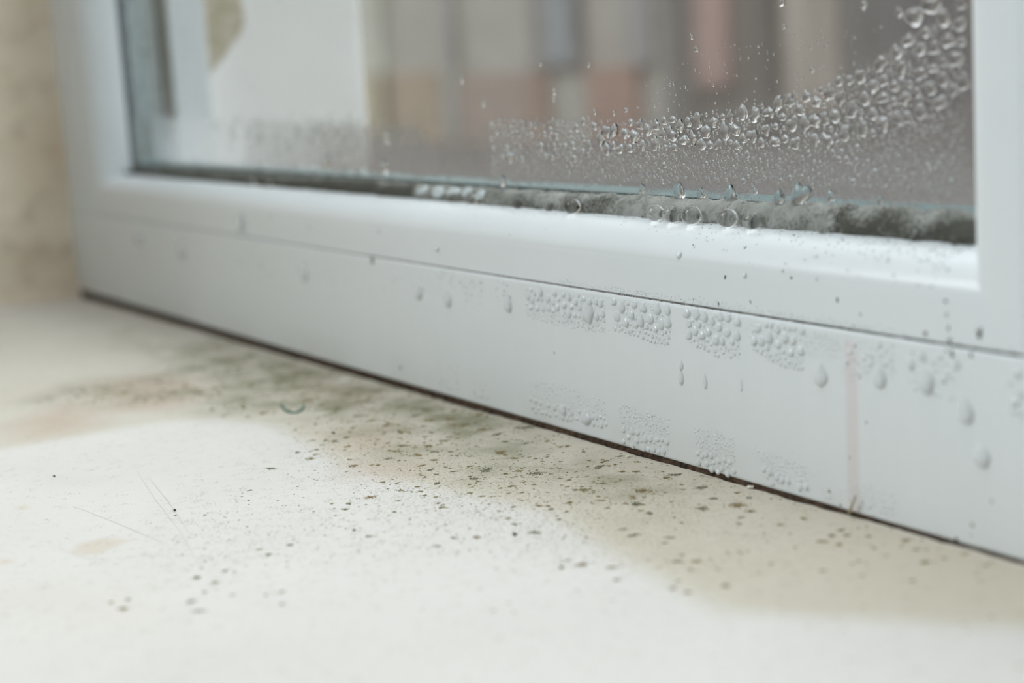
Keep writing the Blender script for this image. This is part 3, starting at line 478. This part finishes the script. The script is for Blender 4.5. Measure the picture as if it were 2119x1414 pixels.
# drops on the rounded bead
for rk, (x, y, z, s) in enumerate(sorted(D['beaddrop'])):
    v, f = drop_shape(s / 2000, s / 2000 * .9, .22 * s / 1000, .4, 16, False, rnd)
    a = math.atan2(max(0, z - 52.5), 9) * .9
    o = mesh('water_droplet', v, f, M_WET, None, True, (x / 1000, y / 1000 - .00012, z / 1000 + .00006)); o.rotation_euler = (-a, 0, 0)
    tag(o, f'{ORD[rk]} water drop from the left on the rounded glazing bead', 'water droplet', 'drops on the glazing bead')
# large water beads lying in the gutter against the sealant
for rk, (x, y, z, s) in enumerate(sorted(D['big'])):
    r = s / 2000
    v = []; f = []; nu, nv = 28, 16
    for j in range(nv + 1):
        th = math.pi * j / nv
        for i in range(nu):
            a = 2 * math.pi * i / nu; zz = math.cos(th); zz = zz if zz > 0 else zz * .8
            v.append((r * 1.12 * math.sin(th) * math.cos(a), r * .9 * math.sin(th) * math.sin(a), r * .95 * zz))
    for j in range(nv):
        for i in range(nu): f.append((j * nu + i, (j + 1) * nu + i, (j + 1) * nu + (i + 1) % nu, j * nu + (i + 1) % nu))
    o = mesh('water_bead', v, f, M_CLEAR, None, True, (x / 1000, .0149 - r * .95, .0610 + r * .76))
    tag(o, f'{ORD[rk]} round water bead from the left along the mouldy sealant', 'water droplet', 'round water beads in the gutter')

# ---------------------------------------------------------------- mould
def mould_mat(name, c0, c1):
    k = N(name); nz = k.noise(1100, 3); return k.prin(k.mix(k.ramp(nz, .35, .65), c0, c1), .95, None, .1)
M_MO = [mould_mat('olive_mould', (.15, .13, .065), (.33, .285, .155)), mould_mat('green_grey_mould', (.13, .13, .085), (.26, .255, .17)), mould_mat('brown_mould', (.16, .12, .06), (.35, .275, .155))]
M_BLACK = mould_mat('black_dirt', (.02, .018, .014), (.07, .06, .045))
def tuft(mb, x, y, z, r, h, rr, nrm=(0, 0, 1), nu=6):
    n = Vector(nrm); u = n.orthogonal().normalized(); w_ = n.cross(u); p = Vector((x, y, z)); v = []
    ph = rr.random() * 6.28
    for q, hh in ((1., 0.), (.75, .62)):
        for i in range(nu):
            a = ph + 2 * math.pi * i / nu; g = q * rr.uniform(.75, 1.25); v.append(tuple(p + u * (r * g * math.cos(a)) + w_ * (r * g * math.sin(a)) + n * (h * hh)))
    v.append(tuple(p + n * h))
    f = [(i, (i + 1) % nu, nu + (i + 1) % nu, nu + i) for i in range(nu)] + [(nu + i, nu + (i + 1) % nu, 2 * nu) for i in range(nu)]
    mb.add(v, f)
def colony(mb, x, y, s, rr, dens=1.):
    """a colony of tiny tufts round (x, y) on the sill, s its width in mm"""
    R_ = s / 2; el = rr.uniform(.45, 1.0); ro = rr.uniform(0, 3.14); n = int((9 + 13 * s) * dens)
    for _ in range(n):
        d = abs(rr.gauss(0, .46)); a = rr.uniform(0, 6.283); dx, dy = R_ * d * math.cos(a), R_ * d * math.sin(a) * el
        px, py = x + dx * math.cos(ro) - dy * math.sin(ro), y + dx * math.sin(ro) + dy * math.cos(ro)
        if py > -.6: continue
        tr = rr.uniform(.10, .32) * (1.25 - .5 * min(d, 1)) * min(1., .55 + s * .16)
        tuft(mb, px / 1000, py / 1000, sill_top(px, py) - .00002, tr / 1000, tr * rr.uniform(.35, .8) / 1000, rr)
zones = {}
for x, y, s in D['col']:
    z_ = ('crowded far left patch of the sill' if x < -330 else 'middle patch along the gap' if x < -190 and y > -75 else
          'white front of the sill' if x < -190 else 'cream strip close to the frame' if y > -45 else 'cream area away from the frame')
    zones.setdefault(z_, []).append((x, y, s))
for z_, it in zones.items():
    lab = [None] * len(it)
    def put(order, word):
        for i in order:
            if lab[i] is None: lab[i] = f'{word} mould spot in the {z_}'; return
    ix = range(len(it)); bs = sorted(ix, key=lambda i: -it[i][2])
    put(bs, 'largest olive'); put(bs, 'second largest olive'); put(sorted(ix, key=lambda i: it[i][1]), 'nearest olive'); put(sorted(ix, key=lambda i: it[i][0]), 'leftmost olive'); put(sorted(ix, key=lambda i: -it[i][0]), 'rightmost olive')
    for (x, y, s), l in zip(it, lab):
        mb = MB(); colony(mb, x, y, s * 1.25, rnd, 1.3)
        if not mb.v: continue
        o = mb.obj('mould_spot', rnd.choice(M_MO)); zc = sill_top(x, y); c0 = Vector((x / 1000, y / 1000, zc))
        for vv_ in o.data.vertices: vv_.co -= c0
        o.location = c0; tag(o, l or f'small olive mould spot in the {z_}', 'mould spot', f'mould spots in the {z_}')
# the countless specks between them
mb = MB()
for _ in range(520): x, y = rand_in(D['green'], rnd); colony(mb, x, y, rnd.uniform(.5, 1.8) * (1.5 if x < -300 else 1), rnd, .8)
for _ in range(650): x, y = rand_in(D['speck'][rnd.choice([0, 1])], rnd); colony(mb, x, y, rnd.uniform(.3, 1.1), rnd, .6)
for _ in range(150): x, y = rand_in(D['green'], rnd); colony(mb, x, y, rnd.uniform(1.4, 3.4), rnd, 1.)
for _ in range(110): x, y = rand_in(D['speck'][1], rnd); colony(mb, x, y, rnd.uniform(1.2, 2.6), rnd, 1.)
for _ in range(70):
    x, y = rand_in([(-40, -130), (60, -40), (60, -3), (-100, -3), (-160, -110)], rnd); colony(mb, x, y, rnd.uniform(.3, 1.2), rnd, .7)
for _ in range(150):
    x = -690 + 700 * rnd.random() ** .8; colony(mb, x, -1.2 - abs(rnd.gauss(0, 4)), rnd.uniform(.3, 1.2), rnd, .6)
tag(mb.obj('mould_specks', M_MO[0]), 'countless fine mould specks spread over the sill beside the frame', 'mould', kind='stuff')
# mould marks on the frame
mb = MB()
def mark(x, y, z, s, nrm, rr, mat, label, group, name='mould_mark', tall=1.):
    q = MB(); n = max(5, int(10 * s))
    u = Vector((1, 0, 0)); t_ = Vector(nrm).cross(u)
    for _ in range(n):
        d = abs(rr.gauss(0, .42)) * s / 2000; a = rr.uniform(0, 6.283); p = u * (d * math.cos(a) * .8) + t_ * (d * math.sin(a) * tall)
        tuft(q, p.x, p.y, p.z, rr.uniform(.10, .24) * min(1.6, .6 + .3 * s) / 1000, .00006, rr, nrm)
    o = q.obj(name, mat); o.location = (x / 1000, y / 1000, z / 1000); return tag(o, label, 'mould spot', group)
rm = D['railmark']
for (x, z, s), l in zip(rm, extremes([tuple(a) for a in rm], 'dark dirt speck', 'on the flat white rail', 'small')):
    mark(x, 0., min(z, 41.0) if z > 5 else max(z, .4), s * .8, (0, -1, 0), rnd, M_MO[1] if s < 1.6 else M_BLACK, l, 'dirt specks on the rail', tall=1.3)
bm_ = D['beadmark']
for (x, y, z, s), l in zip(bm_, extremes([(a, c_, d) for a, b, c_, d in bm_], 'dark mould speck', 'on the white glazing bead', 'small')):
    if z < 52.6: nr = (0, -1, 0)
    else: a = math.acos(max(-1, min(1, (18 - y) / 17.2))); nr = Vector((0, -math.cos(a) * .55, math.sin(a))).normalized()
    mark(x, y - .01, z, s, tuple(nr), rnd, M_BLACK if s > .9 else M_MO[1], l, 'mould specks on the glazing bead', tall=1.5)
# fine streaky specks on the bead close to the glass
def bead_pt(t):
    a = math.pi / 2 * t; return .018 - .0171 * math.cos(a) ** .9, .0525 + .0090 * math.sin(a) ** 1.05, Vector((0, -math.cos(a) * .5, math.sin(a) + .02)).normalized()
for _ in range(620):
    x = -.012 - .24 * rnd.random() ** 1.6; t = 1 - abs(rnd.gauss(0, .22 if x < -.1 else .34)); t = min(max(t, .12), .97); y, z, nr = bead_pt(t)
    for q in range(rnd.randint(1, 3)): tuft(mb, x + q * .00022, y - .0003 * q, z - .00001 - q * .00002, rnd.uniform(.06, .15) / 1000 * (1.4 if x > -.07 else 1), .00004, rnd, tuple(nr), 5)
for _ in range(260):      # grime along the seam, thick towards the right
    x = .012 - .30 * rnd.random() ** 2.2; tuft(mb, x, .0005, .0421 + rnd.gauss(0, .00016 if x < -.05 else .0004), rnd.uniform(.08, .2) / 1000, .00008, rnd, (0, -1, 0), 5)
tag(mb.obj('mould_specks', M_BLACK), 'fine dark specks and grime along the white glazing bead and seam', 'mould', kind='stuff')
mb = MB()
for _ in range(2600):
    x = -.585 + .58 * rnd.random(); tz = np.interp(x * 1000, sx_, st_) / 1000; cl = math.sin(x * 900) + math.sin(x * 2330 + 1)
    if cl < -.5: continue
    tuft(mb, x, .0172 + rnd.uniform(-.0008, .0004), tz + rnd.gauss(.0002, .00045), rnd.uniform(.06, .20) / 1000, .00018, rnd, (0, -.9, .45), 6)
M_CRUST = mould_mat('pale_beige_crust', (.34, .31, .27), (.55, .52, .47))
tag(mb.obj('mould_crust', M_CRUST), 'pale beige crust along the top edge of the grey sealant', 'crust', kind='stuff')
mb = MB()
for _ in range(800):      # crust on the sealant foot
    x = -.588 + .584 * rnd.random(); tuft(mb, x, .0152 + rnd.uniform(-.0012, .0010), .0612 + rnd.uniform(-.0001, .0012), rnd.uniform(.12, .38) / 1000, .0002, rnd, (0, -.6, .8), 6)
tag(mb.obj('mould_crust', M_MO[1]), 'grey green mould crust along the foot of the wet glass', 'mould', kind='stuff')

# ---------------------------------------------------------------- bits lying on the sill
M_FIB = plain('green_thread', srgb(70, 120, 105), .6, .1, 300)
def tube(name, pts, r, mat, taper=False):
    v = []; f = []; nu = 7; n = len(pts)
    for i, p in enumerate(pts):
        p = Vector(p); d = (Vector(pts[min(i + 1, n - 1)]) - Vector(pts[max(i - 1, 0)])).normalized(); u = d.orthogonal().normalized(); w_ = d.cross(u)
        rr = r * (1 - .7 * i / n if taper else 1)
        for q in range(nu): a = 6.2832 * q / nu; v.append(tuple(p + u * rr * math.cos(a) + w_ * rr * math.sin(a)))
    for i in range(n - 1):
        for q in range(nu): f.append((i * nu + q, i * nu + (q + 1) % nu, (i + 1) * nu + (q + 1) % nu, (i + 1) * nu + q))
    f += [tuple(range(nu))[::-1], tuple(range((n - 1) * nu, n * nu))]
    return mesh(name, v, f, mat)
def smooth_pts(p, k=6):
    out = []
    for i in range(len(p) - 1):
        a, b, c_, d = p[max(i - 1, 0)], p[i], p[i + 1], p[min(i + 2, len(p) - 1)]
        for j in range(k):
            t = j / k; out.append(tuple(.5 * (2 * b[q] + (c_[q] - a[q]) * t + (2 * a[q] - 5 * b[q] + 4 * c_[q] - d[q]) * t * t + (-a[q] + 3 * b[q] - 3 * c_[q] + d[q]) * t ** 3) for q in range(len(b))))
    out.append(tuple(p[-1])); return out
tag(tube('fibre', [(x / 1000, y / 1000, sill_top(x, y) + .0003) for x, y in smooth_pts(D['fibre'])], .00034, M_FIB), 'curled green fibre lying on the mouldy part of the sill', 'fibre')
M_FIL = plain('straw_filament', srgb(170, 160, 130), .6, .1, 300)
fp = [[p[0], p[1], p[2]] for p in D['filament']]; fp[0][2] = .2
tag(tube('filament', [tuple(c_ / 1000 for c_ in p) for p in smooth_pts(fp)], .00035, M_FIL, True), 'straw coloured filament standing up from the gap against the frame', 'filament')
for (x, y, s), l in zip(D['crumb'], ('dark crumb alone on the white sill at the far left', 'dark crumb on the pinkish stained part of the sill', 'tiny dark crumb on the white sill left of the mould', 'black crumb in front of the mould in the middle of the sill', 'pale grey crumb on the white part of the sill')):
    o = mesh('crumb', *blob(0, 0, s * .0002, s * .00042, s * .0003, s * .00022, int(s * 50), 10, 6, .5), M_BLACK, None, True, (x / 1000, y / 1000, sill_top(x, y))); tag(o, l, 'crumb')
M_FLK = plain('white_paint_flake', (.80, .78, .70), .6, .05, 90)
for (x, y, s), l in zip(D['flake'], ('white paint flake in the green mould by the gap', 'cream paint flake on the edge of the gap towards the right', 'small cream paint flake on the gap edge near the middle')):
    mb = MB(); r = random.Random(int(s * 99)); nu = 11; top_ = []
    R_ = [r.uniform(.7, 1.15) for _ in range(nu)]
    v = [(s * .0005 * R_[i] * math.cos(6.283 * i / nu), s * .00038 * R_[i] * math.sin(6.283 * i / nu), zz + r.uniform(0, .0003)) for zz in (.0, .0005) for i in range(nu)]
    f = [(i, (i + 1) % nu, nu + (i + 1) % nu, nu + i) for i in range(nu)] + [tuple(range(nu, 2 * nu)), tuple(range(nu))[::-1]]
    tag(mesh('paint_flake', v, f, M_FLK, None, False, (x / 1000, min(y, -.8) / 1000, sill_top(x, min(y, -.8)) - .0001)), l, 'paint flake')

# ---------------------------------------------------------------- outside, far beyond the glass
def hs(c_): return tuple(x * .80 for x in c_)
def house(name, label, cat, x0, x1, y, z1, wallc, parts, depth=3.0):
    r = tag(empty(name, ((x0 + x1) / 2, y, -.75)), label, cat)
    def p(nm, b, col, rough=.8):
        o = bx(nm, b, plain(nm + '_colour', hs(col), rough, .10, 3), None); o.parent = r; o.location = -r.location
    p('wall', (x0, x1, y, y + depth, -.75, z1), wallc)
    for nm, a, b, c0, c1, col, pr in parts: p(nm, (a, b, y - pr, y + .05, c0, c1), col)
    return r
house('gate_pillar', 'pale beige pillar next to the white outer reveal, seen through the glass', 'pillar', -19.9, -18.28, 8.9, 5, srgb(188, 188, 178), [
    ('plinth', -19.9, -18.28, -.75, .06, srgb(182, 172, 150), .04)], 1.0)
house('house', 'blurred taupe house front with tan plinth and blue grey window', 'house', -18.26, -13.93, 9, 7, srgb(166, 162, 155), [
    ('plinth', -18.26, -16.95, -.75, .05, srgb(164, 148, 130), .05), ('drainpipe', -16.8, -16.5, -.75, 7, srgb(156, 153, 150), .1),
    ('plinth', -16.5, -15.05, -.75, .0, srgb(158, 142, 134), .05), ('door', -15.02, -14.62, -.75, -.02, srgb(148, 124, 112), .06),
    ('window_frame', -14.86, -13.95, .0, 2.2, srgb(130, 124, 122), .07), ('window_pane', -14.55, -14.05, .06, 2.1, srgb(142, 145, 150), .10)])
house('house', 'blurred grey house front with a red brown base, seen through the glass', 'house', -13.9, -12.6, 9, 6, srgb(162, 156, 149), [
    ('base', -13.88, -13.02, -.75, .0, srgb(154, 126, 114), .06), ('drainpipe', -13.1, -12.75, -.0, 6, srgb(152, 147, 147), .08)])
house('house', 'blurred dark house front with pink curtain and beige door', 'house', -12.57, -9.95, 9, 6.5, srgb(122, 115, 110), [
    ('shutter', -12.53, -12.12, -.55, 3, srgb(112, 106, 102), .05), ('curtain', -12.05, -11.6, -.22, 3, srgb(164, 138, 132), .08), ('shutter', -11.3, -11.02, -.6, 3, srgb(108, 102, 98), .05),
    ('door', -10.85, -10.2, -.45, 2.5, srgb(158, 146, 135), .06)])
house('house', 'blurred dark purplish house front behind the densest droplets', 'house', -9.92, -6.0, 9, 6.5, srgb(112, 104, 101), [
    ('shutter', -9.4, -8.9, -.3, 3, srgb(100, 93, 91), .05), ('door', -8.2, -7.6, -.75, 1.4, srgb(108, 98, 95), .05)])

gk = N('street_paving'); nz = gk.noise(.8, 3); M_ST = gk.prin(gk.mix(gk.ramp(nz, .3, .7), srgb(78, 72, 70), srgb(96, 90, 87)), .9)
tag(bx('ground', (-40, 30, .21, 40, -.95, -.75), M_ST), 'grey street paving outside below the houses', 'ground', kind='structure')
